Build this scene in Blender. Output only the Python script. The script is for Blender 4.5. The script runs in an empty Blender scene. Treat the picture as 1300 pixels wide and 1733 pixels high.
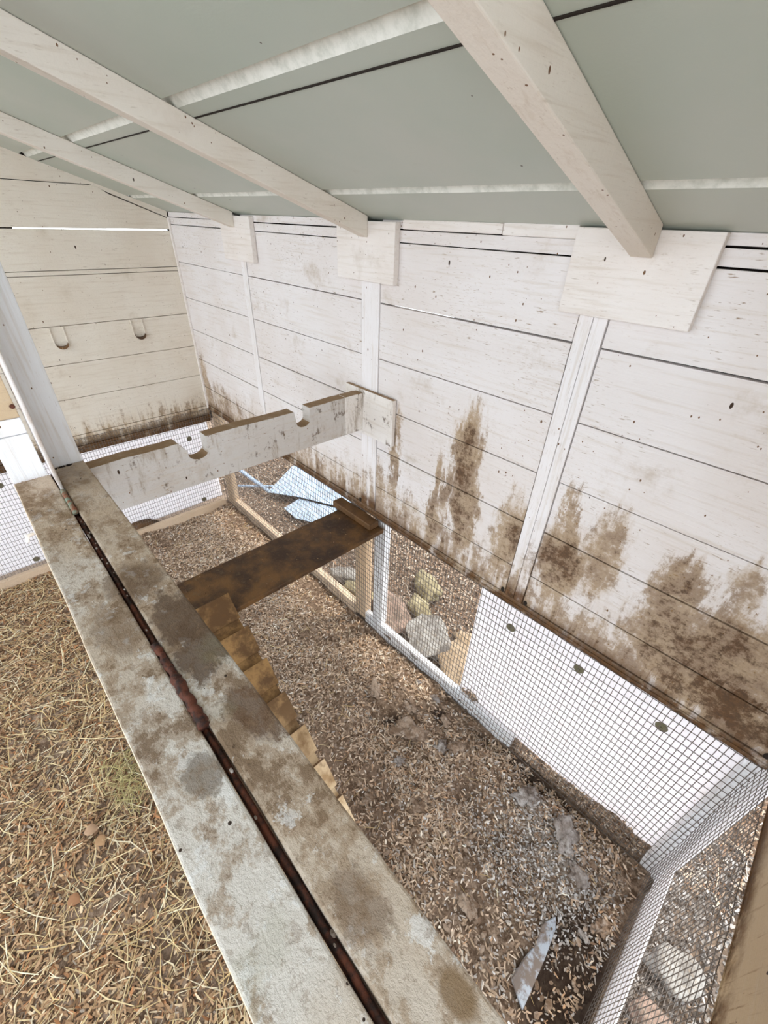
import bpy, bmesh, math, random
import numpy as np
from mathutils import Vector, Matrix, noise as mnoise

SC = bpy.context.scene
COL = SC.collection
random.seed(7)
RNG = np.random.default_rng(11)

# ------------------------------------------------------------------ node helpers
class NT:
    def __init__(s, mat):
        mat.use_nodes = True
        s.t = mat.node_tree
        s.t.nodes.clear()
        s.out = s.t.nodes.new('ShaderNodeOutputMaterial')
        s.pos = s.t.nodes.new('ShaderNodeNewGeometry').outputs['Position']
    def n(s, typ, **kw):
        nd = s.t.nodes.new(typ)
        for k, v in kw.items(): setattr(nd, k, v)
        return nd
    def link(s, a, b): s.t.links.new(a, b)
    def put(s, sock, v):
        if hasattr(v, 'is_linked') or isinstance(v, bpy.types.NodeSocket): s.link(v, sock)
        else:
            if sock.type == 'RGBA' and len(v) == 3: v = (*v, 1)
            sock.default_value = v
    def math(s, op, a, b=None, c=None, clamp=False):
        nd = s.n('ShaderNodeMath', operation=op, use_clamp=clamp)
        for i, v in enumerate((a, b, c)):
            if v is not None: s.put(nd.inputs[i], v)
        return nd.outputs[0]
    def vmath(s, op, a, b=None, out=0):
        nd = s.n('ShaderNodeVectorMath', operation=op)
        s.put(nd.inputs[0], a)
        if b is not None: s.put(nd.inputs[1], b)
        return nd.outputs[out]
    def noise(s, scale, vec=None, detail=4, rough=.55, sc3=None, off=None, dist=0):
        v = vec if vec is not None else s.pos
        if sc3: v = s.vmath('MULTIPLY', v, sc3)
        if off: v = s.vmath('ADD', v, off)
        nd = s.n('ShaderNodeTexNoise')
        s.link(v, nd.inputs['Vector'])
        nd.inputs['Scale'].default_value = scale
        nd.inputs['Detail'].default_value = detail
        nd.inputs['Roughness'].default_value = rough
        nd.inputs['Distortion'].default_value = dist
        return nd.outputs['Fac']
    def step(s, v, lo, hi, a=0., b=1.):
        nd = s.n('ShaderNodeMapRange', interpolation_type='SMOOTHSTEP')
        s.put(nd.inputs[0], v)
        for i, x in zip((1, 2, 3, 4), (lo, hi, a, b)): s.put(nd.inputs[i], x)
        return nd.outputs[0]
    def mix(s, f, a, b, blend='MIX'):
        nd = s.n('ShaderNodeMix', data_type='RGBA', blend_type=blend)
        s.put(nd.inputs[0], f); s.put(nd.inputs[6], a); s.put(nd.inputs[7], b)
        return nd.outputs[2]
    def sep(s):
        nd = s.n('ShaderNodeSeparateXYZ'); s.link(s.pos, nd.inputs[0]); return nd.outputs
    def specks(s, scale, r, sc3=None, keep=.5, off=(0, 0, 0)):
        v = s.vmath('ADD', s.vmath('MULTIPLY', s.pos, sc3 or (1, 1, 1)), off)
        nd = s.n('ShaderNodeTexVoronoi'); s.link(v, nd.inputs['Vector']); nd.inputs['Scale'].default_value = scale
        wn = s.n('ShaderNodeTexWhiteNoise'); s.link(nd.outputs['Position'], wn.inputs['Vector'])
        rr = s.math('MULTIPLY', wn.outputs['Value'], r)
        d = s.math('LESS_THAN', nd.outputs['Distance'], rr)
        sp = s.n('ShaderNodeSeparateColor'); s.link(wn.outputs['Color'], sp.inputs[0])
        return s.math('MULTIPLY', d, s.math('LESS_THAN', sp.outputs[1], keep))
    def bsdf(s, col, rough=.8, bump=None, bs=.3, dist=.003, spec=.3, metal=0):
        b = s.n('ShaderNodeBsdfPrincipled')
        s.put(b.inputs['Base Color'], col); s.put(b.inputs['Roughness'], rough)
        b.inputs['Specular IOR Level'].default_value = spec
        b.inputs['Metallic'].default_value = metal
        if bump is not None:
            bp = s.n('ShaderNodeBump'); bp.inputs['Strength'].default_value = bs; bp.inputs['Distance'].default_value = dist
            s.link(bump, bp.inputs['Height']); s.link(bp.outputs[0], b.inputs['Normal'])
        s.link(b.outputs[0], s.out.inputs[0])
        return b

def srgb(r, g, b):
    f = lambda c: (c / 255 / 12.92) if c / 255 <= .04045 else ((c / 255 + .055) / 1.055) ** 2.4
    return (f(r), f(g), f(b))
def M(name):
    m = bpy.data.materials.new(name); return m, NT(m)

WHITE = srgb(233, 224, 214)
def painted(name, col=WHITE, grain='x', speck=.4, wear=.3, flat=(1, 1, 1), dirt=None, band=None, blobs=None, dirtcol=srgb(110, 82, 50), bstr=.7):
    """whitewashed timber; band=(z0,z1): dirt rising from z0, gone at z1; blobs: (x,z,sx,sz,amount)."""
    m, t = M(name)
    g = {'x': (1.2, 26, 26), 'y': (26, 1.2, 26), 'z': (26, 26, 1.2)}[grain]
    grain_n = t.noise(4, sc3=g, detail=5, rough=.6, dist=.4)
    fine = t.noise(120, detail=3)
    c = t.mix(t.step(t.noise(3.2, detail=3), .35, .7), col, tuple(x * y for x, y in zip(col, (.93, .9, .87))))
    c = t.mix(t.math('MULTIPLY', t.step(grain_n, .5, .72), .35), c, srgb(196, 180, 160))
    # fine worn flecks running with the grain
    gf = {'x': (9, 60, 60), 'y': (60, 9, 60), 'z': (60, 60, 9)}[grain]
    fl = t.math('MULTIPLY', t.step(t.noise(4, sc3=gf, detail=3), .62, .72), t.step(t.noise(5, detail=2), .42, .62))
    c = t.mix(t.math('MULTIPLY', fl, wear), c, srgb(150, 128, 104))
    fl2 = t.math('MULTIPLY', t.step(t.noise(7, sc3=gf, detail=4, rough=.7, off=(4, 4, 9)), .6, .68), t.step(t.noise(3, detail=3, off=(8, 1, 1)), .4, .6))
    c = t.mix(t.math('MULTIPLY', fl2, wear * .9), c, srgb(178, 156, 134))
    # grey-brown smears
    sm = t.math('MULTIPLY', t.step(t.noise(6, detail=6, rough=.7, off=(3, 8, 2)), .55, .75), wear * .6)
    c = t.mix(sm, c, srgb(178, 160, 138))
    if speck:
        c = t.mix(t.specks(48, .13, sc3=(flat[0], flat[1], .6 * flat[2]), keep=speck * .5), c, srgb(112, 84, 62))
        c = t.mix(t.specks(95, .16, sc3=(flat[0], flat[1], .7 * flat[2]), keep=speck * .35, off=(1, 1, 1)), c, srgb(120, 90, 66))
        c = t.mix(t.specks(22, .075, sc3=(flat[0], flat[1], .45 * flat[2]), keep=speck * .55, off=(5, 1, 2)), c, srgb(60, 42, 30))
    if band or blobs:
        z = t.sep()[2]; x = t.sep()[0]
        streak = t.noise(5, sc3=(5.5, 5.5, .8), detail=4, rough=.65)
        fleck = t.noise(52, detail=5, rough=.8)
        brd = t.noise(9, detail=5, rough=.7, off=(1, 2, 3))
        wx = t.math('MULTIPLY', t.math('SUBTRACT', t.noise(6, sc3=(3, 3, 1.2), detail=5, rough=.7, off=(7, 7, 7)), .5), .16)
        wz = t.math('MULTIPLY', t.math('SUBTRACT', t.noise(7, sc3=(4, 4, .8), detail=5, rough=.7, off=(2, 7, 1)), .5), .28)
        x = t.math('ADD', x, wx); zw = t.math('ADD', z, wz)
        msk = None
        if band:
            lo = t.step(z, band[1], band[0])
            msk = t.math('MULTIPLY', lo, band[2] if len(band) > 2 else 1.)
            msk = t.math('MULTIPLY', msk, t.step(streak, .2, .75, .35, 1.25))
        if blobs:
            for bx, bz, sx, sz, am in blobs:
                dx = t.math('DIVIDE', t.math('SUBTRACT', x, bx), sx)
                dz = t.math('DIVIDE', t.math('SUBTRACT', zw, bz), sz)
                d = t.math('ADD', t.math('MULTIPLY', dx, dx), t.math('MULTIPLY', dz, dz))
                b = t.math('MULTIPLY', t.step(d, 1.9, .05), am)
                msk = b if msk is None else t.math('MAXIMUM', msk, b)
        k = t.math('ADD', msk, t.math('MULTIPLY', t.math('SUBTRACT', fleck, .5), 1.5))
        k = t.math('ADD', k, t.math('MULTIPLY', t.math('SUBTRACT', brd, .5), 1.1))
        k = t.math('ADD', k, t.math('MULTIPLY', t.math('SUBTRACT', streak, .5), .5))
        wash = t.math('MULTIPLY', t.step(msk, .1, .9), .42)
        c = t.mix(wash, c, srgb(176, 146, 104))
        lipz = t.math('ADD', z, t.math('MULTIPLY', t.math('SUBTRACT', fleck, .5), .07))
        f1 = t.math('MULTIPLY', t.step(k, .36, .75), .68)
        c = t.mix(f1, c, t.mix(t.step(brd, .4, .6), srgb(158, 130, 92), srgb(120, 88, 48)))
        lf = t.math('MULTIPLY', t.step(lipz, band[0] + .10, band[0] + .045), .92) if band else 0.
        if band:
            drip = t.math('MULTIPLY', t.step(t.noise(5, sc3=(16, 16, .9), detail=4, rough=.7, off=(6, 6, 6)), .56, .68), t.step(z, band[0] + .26, band[0] + .06))
            c = t.mix(t.math('MULTIPLY', t.math('MULTIPLY', drip, t.step(fleck, .35, .55)), .7), c, srgb(104, 70, 34))
        f2 = t.math('MAXIMUM', t.math('MULTIPLY', t.step(k, .78, 1.15), .8), t.math('MULTIPLY', lf, t.step(brd, .32, .5)))
        c = t.mix(f2, c, t.mix(t.step(fleck, .4, .65), srgb(94, 60, 24), srgb(60, 36, 14)))
    if dirt:
        for f, dc in dirt(t): c = t.mix(f, c, dc)
    bump = t.math('ADD', t.math('MULTIPLY', grain_n, 1.), t.math('MULTIPLY', fine, .35))
    t.bsdf(c, .75, bump, bstr, .004)
    return m

# ------------------------------------------------------------------ materials
wall_blobs = [(1.985, 1.10, .05, .22, .95), (2.01, .93, .055, .2, .95), (1.88, .99, .022, .12, .8), (1.885, .82, .045, .13, .85),
              (1.925, .98, .02, .12, .75), (1.68, 1.02, .025, .17, .8), (1.665, .83, .03, .14, .7), (2.185, .93, .07, .15, .95),
              (2.335, 1.08, .03, .11, .85), (2.35, .93, .085, .13, .95), (2.44, 1.02, .06, .15, .75), (2.62, 1.0, .06, .13, .85),
              (2.64, .88, .1, .12, .95), (2.76, .92, .16, .14, .9), (2.72, 1.10, .04, .09, .7), (2.82, 1.03, .05, .14, .75),
              (2.8, .79, .2, .08, 1.1), (2.5, .76, .25, .05, .7), (1.78, .8, .1, .08, .6), (2.25, .76, .05, .09, .9),
              (1.6, .84, .05, .12, .7), (2.17, 1.07, .025, .04, .55), (0.05, .86, .05, .2, .8), (.25, .8, .2, .1, .6)]
MAT = {}
MAT['wall'] = painted('whitewashed_wall_boards', srgb(230, 225, 224), 'x', .7, 1.0, flat=(1, 0, 1), band=(.66, 1.04, .9), blobs=wall_blobs)
MAT['end'] = painted('whitewashed_end_boards', srgb(226, 218, 205), 'y', .45, .6, flat=(0, 1, 1), band=(.60, .90, .95))
MAT['near'] = painted('tan_stained_boards', srgb(196, 174, 144), 'y', .3, .7, band=(.72, .84, 1.1))
MAT['stud'] = painted('whitewashed_stud', srgb(236, 233, 234), 'z', .4, .45, flat=(1, 0, 1), band=(.7, 1.1, .85), bstr=.3)
MAT['gusset'] = painted('whitewashed_gusset', srgb(236, 230, 226), 'x', .7, .6, flat=(1, 0, 1))
MAT['rafter'] = painted('painted_rafter', srgb(230, 223, 213), 'y', .5, .3, bstr=.25)
MAT['post'] = painted('cool_white_post', srgb(238, 240, 244), 'z', .3, .25, bstr=.5)
MAT['backing'], t = M('added_dark_gap_backing'); t.bsdf(srgb(26, 18, 13), .95)  # near-black so the gaps between boards read as dark

def roof_dirt(t):
    return []
m, t = M('grey_green_metal_sheet'); MAT['roof'] = m
c = t.mix(t.step(t.noise(2.2, detail=4), .3, .7), srgb(174, 184, 172), srgb(186, 190, 180))
c = t.mix(t.math('MULTIPLY', t.step(t.noise(9, detail=6, rough=.7), .62, .8), .3), c, srgb(150, 150, 136))
c = t.mix(t.specks(9, .09, sc3=(1, .6, 0), keep=.4), c, srgb(112, 84, 56))
c = t.mix(t.specks(22, .07, sc3=(1, 1, 0), keep=.3, off=(2, 2, 0)), c, srgb(70, 56, 44))
t.bsdf(c, .42, t.noise(260, detail=2), .12, .001, .5)
MAT['roof_rib'], t = M('roof_rib_painted_light'); t.bsdf(t.mix(t.step(t.noise(30, detail=6, rough=.7), .4, .7), srgb(226, 226, 218), srgb(196, 198, 188)), .5)  # paler than the sheet: light on the rib flanks put into the colour
MAT['dark'], t = M('dark_recess_shade_and_crumbs'); t.bsdf(srgb(40, 33, 27), .95)  # near-black for the lap seam, the shade in holes, and crumbs

def bench_mat(name, off):
    m, t = M(name)
    base = t.mix(t.step(t.noise(3, detail=5, rough=.6, off=off), .38, .62), srgb(210, 203, 194), srgb(192, 176, 158))
    a = t.noise(25, detail=8, rough=.74, off=off, sc3=(.8, 1, 1))
    b = t.noise(4.5, detail=3, rough=.5, off=(off[0] + 4, off[1], 1))
    k = t.math('ADD', a, t.math('MULTIPLY', t.math('SUBTRACT', b, .5), .55))
    k = t.math('ADD', k, t.math('MULTIPLY', t.math('SUBTRACT', t.noise(60, detail=4, rough=.7), .5), .25))
    c = t.mix(t.math('MULTIPLY', t.step(k, .47, .55), .65), base, srgb(154, 130, 104))
    c = t.mix(t.math('MULTIPLY', t.step(k, .565, .63), .75), c, srgb(116, 92, 68))
    c = t.mix(t.math('MULTIPLY', t.step(k, .69, .76), .8), c, srgb(72, 55, 40))
    # chalky white patches
    w = t.noise(22, detail=6, rough=.75, off=(9, 4, 7))
    c = t.mix(t.math('MULTIPLY', t.step(w, .56, .61), .6), c, srgb(224, 222, 219))
    for bx, by, sx, sy, am, dc in [(2.16, -.915, .10, .035, .9, srgb(92, 72, 54)), (2.02, -.94, .05, .04, .7, srgb(100, 80, 62)), (2.335, -.905, .05, .03, .85, srgb(96, 70, 48)),
                               (2.37, -.985, .025, .018, .7, srgb(104, 88, 70)), (2.10, -.985, .06, .03, .6, srgb(120, 98, 76)), (2.655, -.906, .018, .012, 1.2, srgb(132, 108, 80)), (2.56, -.93, .03, .02, .6, srgb(110, 86, 64))]:
        v = t.vmath('MULTIPLY', t.vmath('SUBTRACT', t.pos, (bx, by, 0)), (1 / sx, 1 / sy, 0)); ln = t.vmath('LENGTH', v, out=1)
        kk = t.math('ADD', ln, t.math('MULTIPLY', t.math('SUBTRACT', a, .5), 3.2 if am < 1 else 1.6))
        c = t.mix(t.math('MULTIPLY', t.step(kk, 1.15, .75), min(am, .9)), c, dc)
    fm = t.noise(75, detail=5, rough=.75, off=(off[0], 3, 2))
    c = t.mix(t.math('MULTIPLY', t.step(fm, .54, .62), .4), c, srgb(128, 104, 80))
    # moss tint
    g = t.noise(7, detail=4, off=(2, 9, 7))
    c = t.mix(t.math('MULTIPLY', t.step(g, .6, .75), .25), c, srgb(138, 140, 104))
    # towards the white post the boards are evenly brown with old dust
    x = t.sep()[0]
    c = t.mix(t.math('MULTIPLY', t.step(x, 2.15, 1.6), .6), c, t.mix(t.step(a, .42, .58), srgb(178, 150, 118), srgb(138, 112, 84)))
    c = t.mix(t.specks(70, .14, keep=.25), c, srgb(60, 46, 36))
    t.bsdf(c, .88, t.math('ADD', a, t.math('MULTIPLY', w, .8)), .9, .006)
    return m
MAT['bench1'] = bench_mat('weathered_rail_paint', (0, 0, 0))
MAT['bench2'] = bench_mat('weathered_rail_paint_mossy', (7, 3, 1))
MAT['bench_edge'] = painted('pale_rail_edge', srgb(226, 208, 184), 'x', .2, .9)  # paler than the tops of the rail boards

def brown_mat(name, c1, c2, c3, sc=6, rough=.55):
    m, t = M(name)
    a = t.noise(sc, detail=7, rough=.68); b = t.noise(sc * 4, detail=5, rough=.7)
    c = t.mix(t.step(a, .35, .6), c1, c2)
    c = t.mix(t.math('MULTIPLY', t.step(b, .55, .72), .55), c, c3)
    c = t.mix(t.specks(60, .12, keep=.3), c, srgb(190, 160, 120))
    t.bsdf(c, rough, t.math('ADD', a, b), .5, .004, .4)
    return m
MAT['brown'] = brown_mat('dark_stained_perch_board', srgb(104, 72, 36), srgb(54, 34, 18), srgb(104, 84, 58), 9)
MAT['brown2'] = brown_mat('caked_brown_and_shade', srgb(110, 78, 46), srgb(70, 48, 28), srgb(146, 116, 80), 9)  # caked dirt on ledger and litter; painted shade on treads and cups
m, t = M('ochre_ramp_board'); MAT['ramp'] = m
a = t.noise(9, detail=7, rough=.7); x = t.sep()[0]
c = t.mix(t.step(a, .4, .58), srgb(140, 106, 64), srgb(86, 60, 32))
c = t.mix(t.step(x, 1.85, 2.25), c, t.mix(t.step(a, .4, .6), srgb(216, 190, 154), srgb(172, 138, 98)))
c = t.mix(t.math('MULTIPLY', t.step(t.noise(30, detail=5), .55, .7), .5), c, srgb(96, 64, 30))
t.bsdf(c, .7, a, .5, .003)

def top_dirt(t):
    nz = t.n('ShaderNodeSeparateXYZ'); g = t.n('ShaderNodeNewGeometry'); t.link(g.outputs['Normal'], nz.inputs[0])
    up = t.step(nz.outputs[2], .35, .75)
    n = t.noise(22, detail=5, rough=.7)
    s = t.noise(8, sc3=(3, 4, .8), detail=6, rough=.75)
    s2 = t.noise(20, detail=6, rough=.75, off=(3, 3, 3))
    return [(t.math('MULTIPLY', t.step(s, .52, .68), .65), srgb(150, 132, 110)), (t.math('MULTIPLY', t.step(t.math('ADD', s2, t.math('MULTIPLY', s, .4)), .78, .86), .75), srgb(92, 72, 52)),
            (t.math('MULTIPLY', up, t.step(n, .2, .5, .65, .97)), t.mix(n, srgb(158, 128, 92), srgb(120, 92, 64)))]
MAT['notched'] = painted('dusty_white_roost_board', srgb(206, 202, 198), 'y', .9, .9, flat=(0, 1, 1), dirt=top_dirt)
MAT['notch_plate'] = painted('dusty_white_roost_plate', srgb(236, 232, 228), 'x', .3, .5, dirt=top_dirt)

m, t = M('galvanised_wire'); MAT['wire'] = m
t.bsdf(srgb(108, 98, 90), .55, None, spec=.4, metal=.2)
m, t = M('rusty_metal'); MAT['rust'] = m
a = t.noise(60, detail=6, rough=.7)
t.bsdf(t.mix(t.step(a, .4, .62), srgb(98, 52, 34), srgb(40, 25, 20)), .75, a, .9, .003, .4)
m, t = M('verdigris_metal'); MAT['verdigris'] = m
a = t.noise(50, detail=6, rough=.7)
t.bsdf(t.mix(t.step(a, .42, .6), srgb(128, 146, 128), srgb(132, 78, 50)), .7, a, .7, .003, .4)
m, t = M('white_plastic'); MAT['plastic'] = m
t.bsdf(t.mix(t.step(t.noise(12, detail=5), .45, .75), srgb(240, 236, 234), srgb(206, 186, 168)), .35, spec=.5)
m, t = M('washer_metal'); MAT['washer'] = m
t.bsdf(t.mix(t.noise(90, detail=3), srgb(128, 124, 96), srgb(92, 84, 66)), .6, spec=.4)
m, t = M('pale_blue_grey_sheet'); MAT['sheet'] = m
t.bsdf(t.mix(t.step(t.noise(14, detail=6, rough=.7), .4, .75), srgb(166, 184, 206), srgb(136, 152, 170)), .55)

m, t = M('translucent_white_panel'); MAT['panel'] = m   # thin white plastic skirting that daylight soaks through
c = t.mix(t.math('MULTIPLY', t.step(t.noise(26, detail=5, rough=.7), .56, .72), .3), srgb(246, 243, 244), srgb(216, 196, 180))
c = t.mix(t.specks(60, .13, sc3=(1, 1, 1), keep=.3), c, srgb(150, 110, 90))
d = t.n('ShaderNodeBsdfDiffuse'); t.put(d.inputs[0], c)
tr = t.n('ShaderNodeBsdfTranslucent'); t.put(tr.inputs[0], c)
mx = t.n('ShaderNodeMixShader'); mx.inputs[0].default_value = .55
t.link(d.outputs[0], mx.inputs[1]); t.link(tr.outputs[0], mx.inputs[2]); t.link(mx.outputs[0], t.out.inputs[0])

def soil_mat(name, c1, c2, c3, grey=None, wet=None):
    m, t = M(name)
    a = t.noise(45, detail=8, rough=.75); b = t.noise(5, detail=4)
    c = t.mix(t.step(a, .38, .6), c1, c2)
    c = t.mix(t.math('MULTIPLY', t.step(b, .45, .65), .6), c, c3)
    if grey:
        for gx, gy, r in grey:
            v = t.vmath('SUBTRACT', t.pos, (gx, gy, 0)); ln = t.vmath('LENGTH', v, out=1)
            f = t.math('MULTIPLY', t.step(t.math('ADD', ln, t.math('MULTIPLY', a, r * 1.2)), r * 1.5, r * .8), .8)
            c = t.mix(f, c, t.mix(t.step(a, .4, .6), srgb(176, 168, 160), srgb(128, 116, 104)))
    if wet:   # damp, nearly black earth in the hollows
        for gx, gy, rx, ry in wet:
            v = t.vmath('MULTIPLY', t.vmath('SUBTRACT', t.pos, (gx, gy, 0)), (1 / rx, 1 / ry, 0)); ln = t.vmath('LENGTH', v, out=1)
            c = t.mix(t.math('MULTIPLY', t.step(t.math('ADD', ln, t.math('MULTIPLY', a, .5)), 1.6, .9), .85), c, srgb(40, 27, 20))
    t.bsdf(c, .95, a, .9, .01)
    return m
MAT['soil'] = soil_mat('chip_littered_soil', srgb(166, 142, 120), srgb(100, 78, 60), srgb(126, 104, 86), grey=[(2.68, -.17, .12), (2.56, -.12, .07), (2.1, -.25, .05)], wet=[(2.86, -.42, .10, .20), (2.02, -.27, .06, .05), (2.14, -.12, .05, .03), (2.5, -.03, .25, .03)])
MAT['soil_out'] = soil_mat('leafy_soil_outside', srgb(150, 130, 112), srgb(100, 82, 68), srgb(124, 108, 94))
def attr_mat(name, rough=.8):
    m, t = M(name)
    a = t.n('ShaderNodeAttribute', attribute_name='Col')
    t.bsdf(t.mix(t.math('MULTIPLY', t.noise(160, detail=3), .35), a.outputs['Color'], srgb(110, 84, 60)), rough)
    return m
MAT['chips'] = attr_mat('loose_litter_colours')

def stone_mat(name, c1, c2, c3):
    m, t = M(name)
    a = t.noise(14, detail=7, rough=.65); b = t.noise(60, detail=5)
    c = t.mix(t.step(a, .38, .62), c1, c2); c = t.mix(t.math('MULTIPLY', t.step(b, .5, .7), .6), c, c3)
    c = t.mix(t.math('MULTIPLY', t.step(t.noise(150, detail=4, rough=.7), .52, .64), .45), c, srgb(84, 68, 54))
    t.bsdf(c, .9, t.math('ADD', a, b), .9, .01)
    return m
MAT['st_grey'] = stone_mat('grey_stone', srgb(168, 164, 158), srgb(118, 112, 106), srgb(140, 124, 104))
MAT['st_yel'] = stone_mat('yellow_stone', srgb(168, 156, 126), srgb(132, 120, 90), srgb(116, 104, 82))
MAT['st_pink'] = stone_mat('pinkish_stone', srgb(158, 134, 120), srgb(118, 100, 88), srgb(156, 142, 124))
MAT['st_oran'] = stone_mat('orange_sandstone', srgb(178, 156, 130), srgb(146, 124, 98), srgb(168, 150, 130))
MAT['clod'] = stone_mat('dusty_clod', srgb(168, 146, 126), srgb(120, 96, 76), srgb(190, 176, 162))
MAT['clodw'] = stone_mat('ash_grey_clod', srgb(170, 162, 156), srgb(126, 112, 102), srgb(104, 88, 74))
MAT['plank'] = painted('half_buried_plank', srgb(176, 184, 194), 'y', .9, 1., dirt=lambda t: [(t.math('MULTIPLY', t.step(t.noise(16, detail=6, rough=.7), .42, .56), .85), srgb(112, 92, 74))])
MAT['tanpost'] = painted('tan_frame_wood', srgb(214, 186, 154), 'z', .3, .5)
MAT['tanrail'] = painted('tan_rail_wood', srgb(206, 182, 156), 'x', .3, .7)
MAT['whiterail'] = painted('white_rail_wood', srgb(238, 238, 240), 'x', .4, .5)

# ------------------------------------------------------------------ mesh helpers
def box(bm, x0, x1, y0, y1, z0, z1):
    v = [bm.verts.new((x, y, z)) for z in (z0, z1) for y in (y0, y1) for x in (x0, x1)]
    for q in ((0, 2, 3, 1), (4, 5, 7, 6), (0, 1, 5, 4), (2, 6, 7, 3), (0, 4, 6, 2), (1, 3, 7, 5)):
        bm.faces.new([v[i] for i in q])
def prism(bm, poly, d, t0, t1):
    """poly in 2D; d gives the axis of extrusion: 'x' -> poly is (y,z); 'y' -> (x,z); 'z' -> (x,y)."""
    def P(a, b, t): return {'x': (t, a, b), 'y': (a, t, b), 'z': (a, b, t)}[d]
    A = [bm.verts.new(P(a, b, t0)) for a, b in poly]; B = [bm.verts.new(P(a, b, t1)) for a, b in poly]
    n = len(poly)
    fs = [bm.faces.new(A), bm.faces.new(B[::-1])]
    for i in range(n): fs.append(bm.faces.new((A[i], B[i], B[(i + 1) % n], A[(i + 1) % n])))
def tube(bm, pts, r, seg=8, cap=True):
    rings = []
    for i, p in enumerate(pts):
        p = Vector(p)
        a = Vector(pts[min(i + 1, len(pts) - 1)]) - Vector(pts[max(i - 1, 0)])
        a.normalize(); u = a.cross(Vector((0, 0, 1)) if abs(a.z) < .9 else Vector((1, 0, 0))).normalized(); w = a.cross(u)
        rr = r[i] if isinstance(r, (list, tuple)) else r
        rings.append([bm.verts.new(p + rr * (math.cos(2 * math.pi * k / seg) * u + math.sin(2 * math.pi * k / seg) * w)) for k in range(seg)])
    for A, B in zip(rings, rings[1:]):
        for k in range(seg): bm.faces.new((A[k], A[(k + 1) % seg], B[(k + 1) % seg], B[k]))
    if cap: bm.faces.new(rings[0][::-1]); bm.faces.new(rings[-1])
def obj(name, bm, mat, parent=None, bevel=0, origin=None, smooth=False):
    bmesh.ops.recalc_face_normals(bm, faces=bm.faces)
    if origin is not None and parent is None:
        bmesh.ops.translate(bm, verts=bm.verts, vec=-Vector(origin))
    me = bpy.data.meshes.new(name); bm.to_mesh(me); bm.free()
    me.materials.append(MAT[mat] if isinstance(mat, str) else mat)
    if smooth: me.polygons.foreach_set('use_smooth', [True] * len(me.polygons))
    o = bpy.data.objects.new(name, me); COL.objects.link(o)
    if origin is not None and parent is None: o.location = origin
    if parent:
        o.parent = parent; o.matrix_parent_inverse = Matrix.Translation(parent.location).inverted()
    if bevel:
        b = o.modifiers.new('bevel', 'BEVEL'); b.width = bevel; b.segments = 2; b.limit_method = 'ANGLE'
    return o
def tag(o, label=None, cat=None, group=None, kind=None):
    if label: o['label'] = label
    if cat: o['category'] = cat
    if group: o['group'] = group
    if kind: o['kind'] = kind
    return o
def struct(o): o['kind'] = 'structure'; return o
def empty(name, loc, label, cat, group=None):
    o = bpy.data.objects.new(name, None); COL.objects.link(o); o.location = loc; o.empty_display_size = .05
    bpy.context.view_layer.update()
    return tag(o, label, cat, group)
def boxobj(name, d, mat, parent=None, bevel=.002, origin='base'):
    bm = bmesh.new(); box(bm, *d)
    og = ((d[0] + d[1]) / 2, (d[2] + d[3]) / 2, d[4]) if parent is None else None
    return obj(name, bm, mat, parent, bevel, og)

def raw_mesh(name, verts, faces_flat, nper, mat, cols=None, parent=None):
    me = bpy.data.meshes.new(name)
    nv = len(verts); nf = len(faces_flat) // nper
    me.vertices.add(nv); me.vertices.foreach_set('co', np.asarray(verts, np.float32).ravel())
    me.loops.add(len(faces_flat)); me.loops.foreach_set('vertex_index', np.asarray(faces_flat, np.int32))
    me.polygons.add(nf); me.polygons.foreach_set('loop_start', np.arange(0, nf * nper, nper, dtype=np.int32))
    me.polygons.foreach_set('loop_total', np.full(nf, nper, np.int32))
    me.update(calc_edges=True); me.validate()
    if cols is not None:
        a = me.color_attributes.new('Col', 'FLOAT_COLOR', 'POINT')
        a.data.foreach_set('color', np.concatenate([cols, np.ones((nv, 1))], 1).astype(np.float32).ravel())
    me.materials.append(MAT[mat])
    o = bpy.data.objects.new(name, me); COL.objects.link(o)
    if parent: o.parent = parent; o.matrix_parent_inverse = Matrix.Translation(parent.location).inverted()
    return o

# ------------------------------------------------------------------ the place
SL = .318            # slope of the roof: rises away from the long wall
XE = 2.935           # the near gable wall
ZT = 1.722; ZB = .69 # top and bottom of the boarded long wall
roofz = lambda y: ZT - SL * y

# long wall: boards bay by bay, with real gaps
seams = [.69, .841, 1.008, 1.171, 1.336, 1.505, 1.669]
G = .0018
bm = bmesh.new()
bays = [(0.0, .704), (.749, 1.492), (1.58, 2.213), (2.279, XE)]
for bi, (a, b) in enumerate(bays):
    zs = list(seams) + ([1.700, 1.722] if bi != 1 else [1.697, 1.722])
    for i in range(len(zs) - 1):
        j0 = random.uniform(-.0012, .0012); th = random.uniform(-.0015, .0015)
        z0 = zs[i] + (G if i else 0); z1 = zs[i + 1] - G
        if i == 0: z0 = .722 + G
        # a board as a gently cupped strip with several cuts
        n = 14
        prev = None
        rings = []
        for k in range(n + 1):
            x = a + .001 + (b - a - .002) * k / n
            w = .0012 * mnoise.noise(Vector((x * 3, i * 5 + bi * 9, 0)))
            rings.append([bm.verts.new((x, y, z)) for y, z in ((th + w, z0 + w * .6 + j0), (th - w * .5, z1 + w * .6), (.018, z1), (.018, z0))])
        for A, B in zip(rings, rings[1:]):
            for q in range(4): bm.faces.new((A[q], A[(q + 1) % 4], B[(q + 1) % 4], B[q]))
        bm.faces.new(rings[0]); bm.faces.new(rings[-1][::-1])
wall = struct(obj('wall_right', bm, 'wall'))
bm = bmesh.new()
for z0, z1 in ((.70, 1.498), (1.513, 1.72)): box(bm, -.02, XE + .1, .0185, .026, z0, z1)  # added behind the boards to stop daylight and darken the gaps
box(bm, -.02, 1.62, .0185, .026, 1.498, 1.513); box(bm, 1.86, XE + .1, .0185, .026, 1.498, 1.513)
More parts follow.
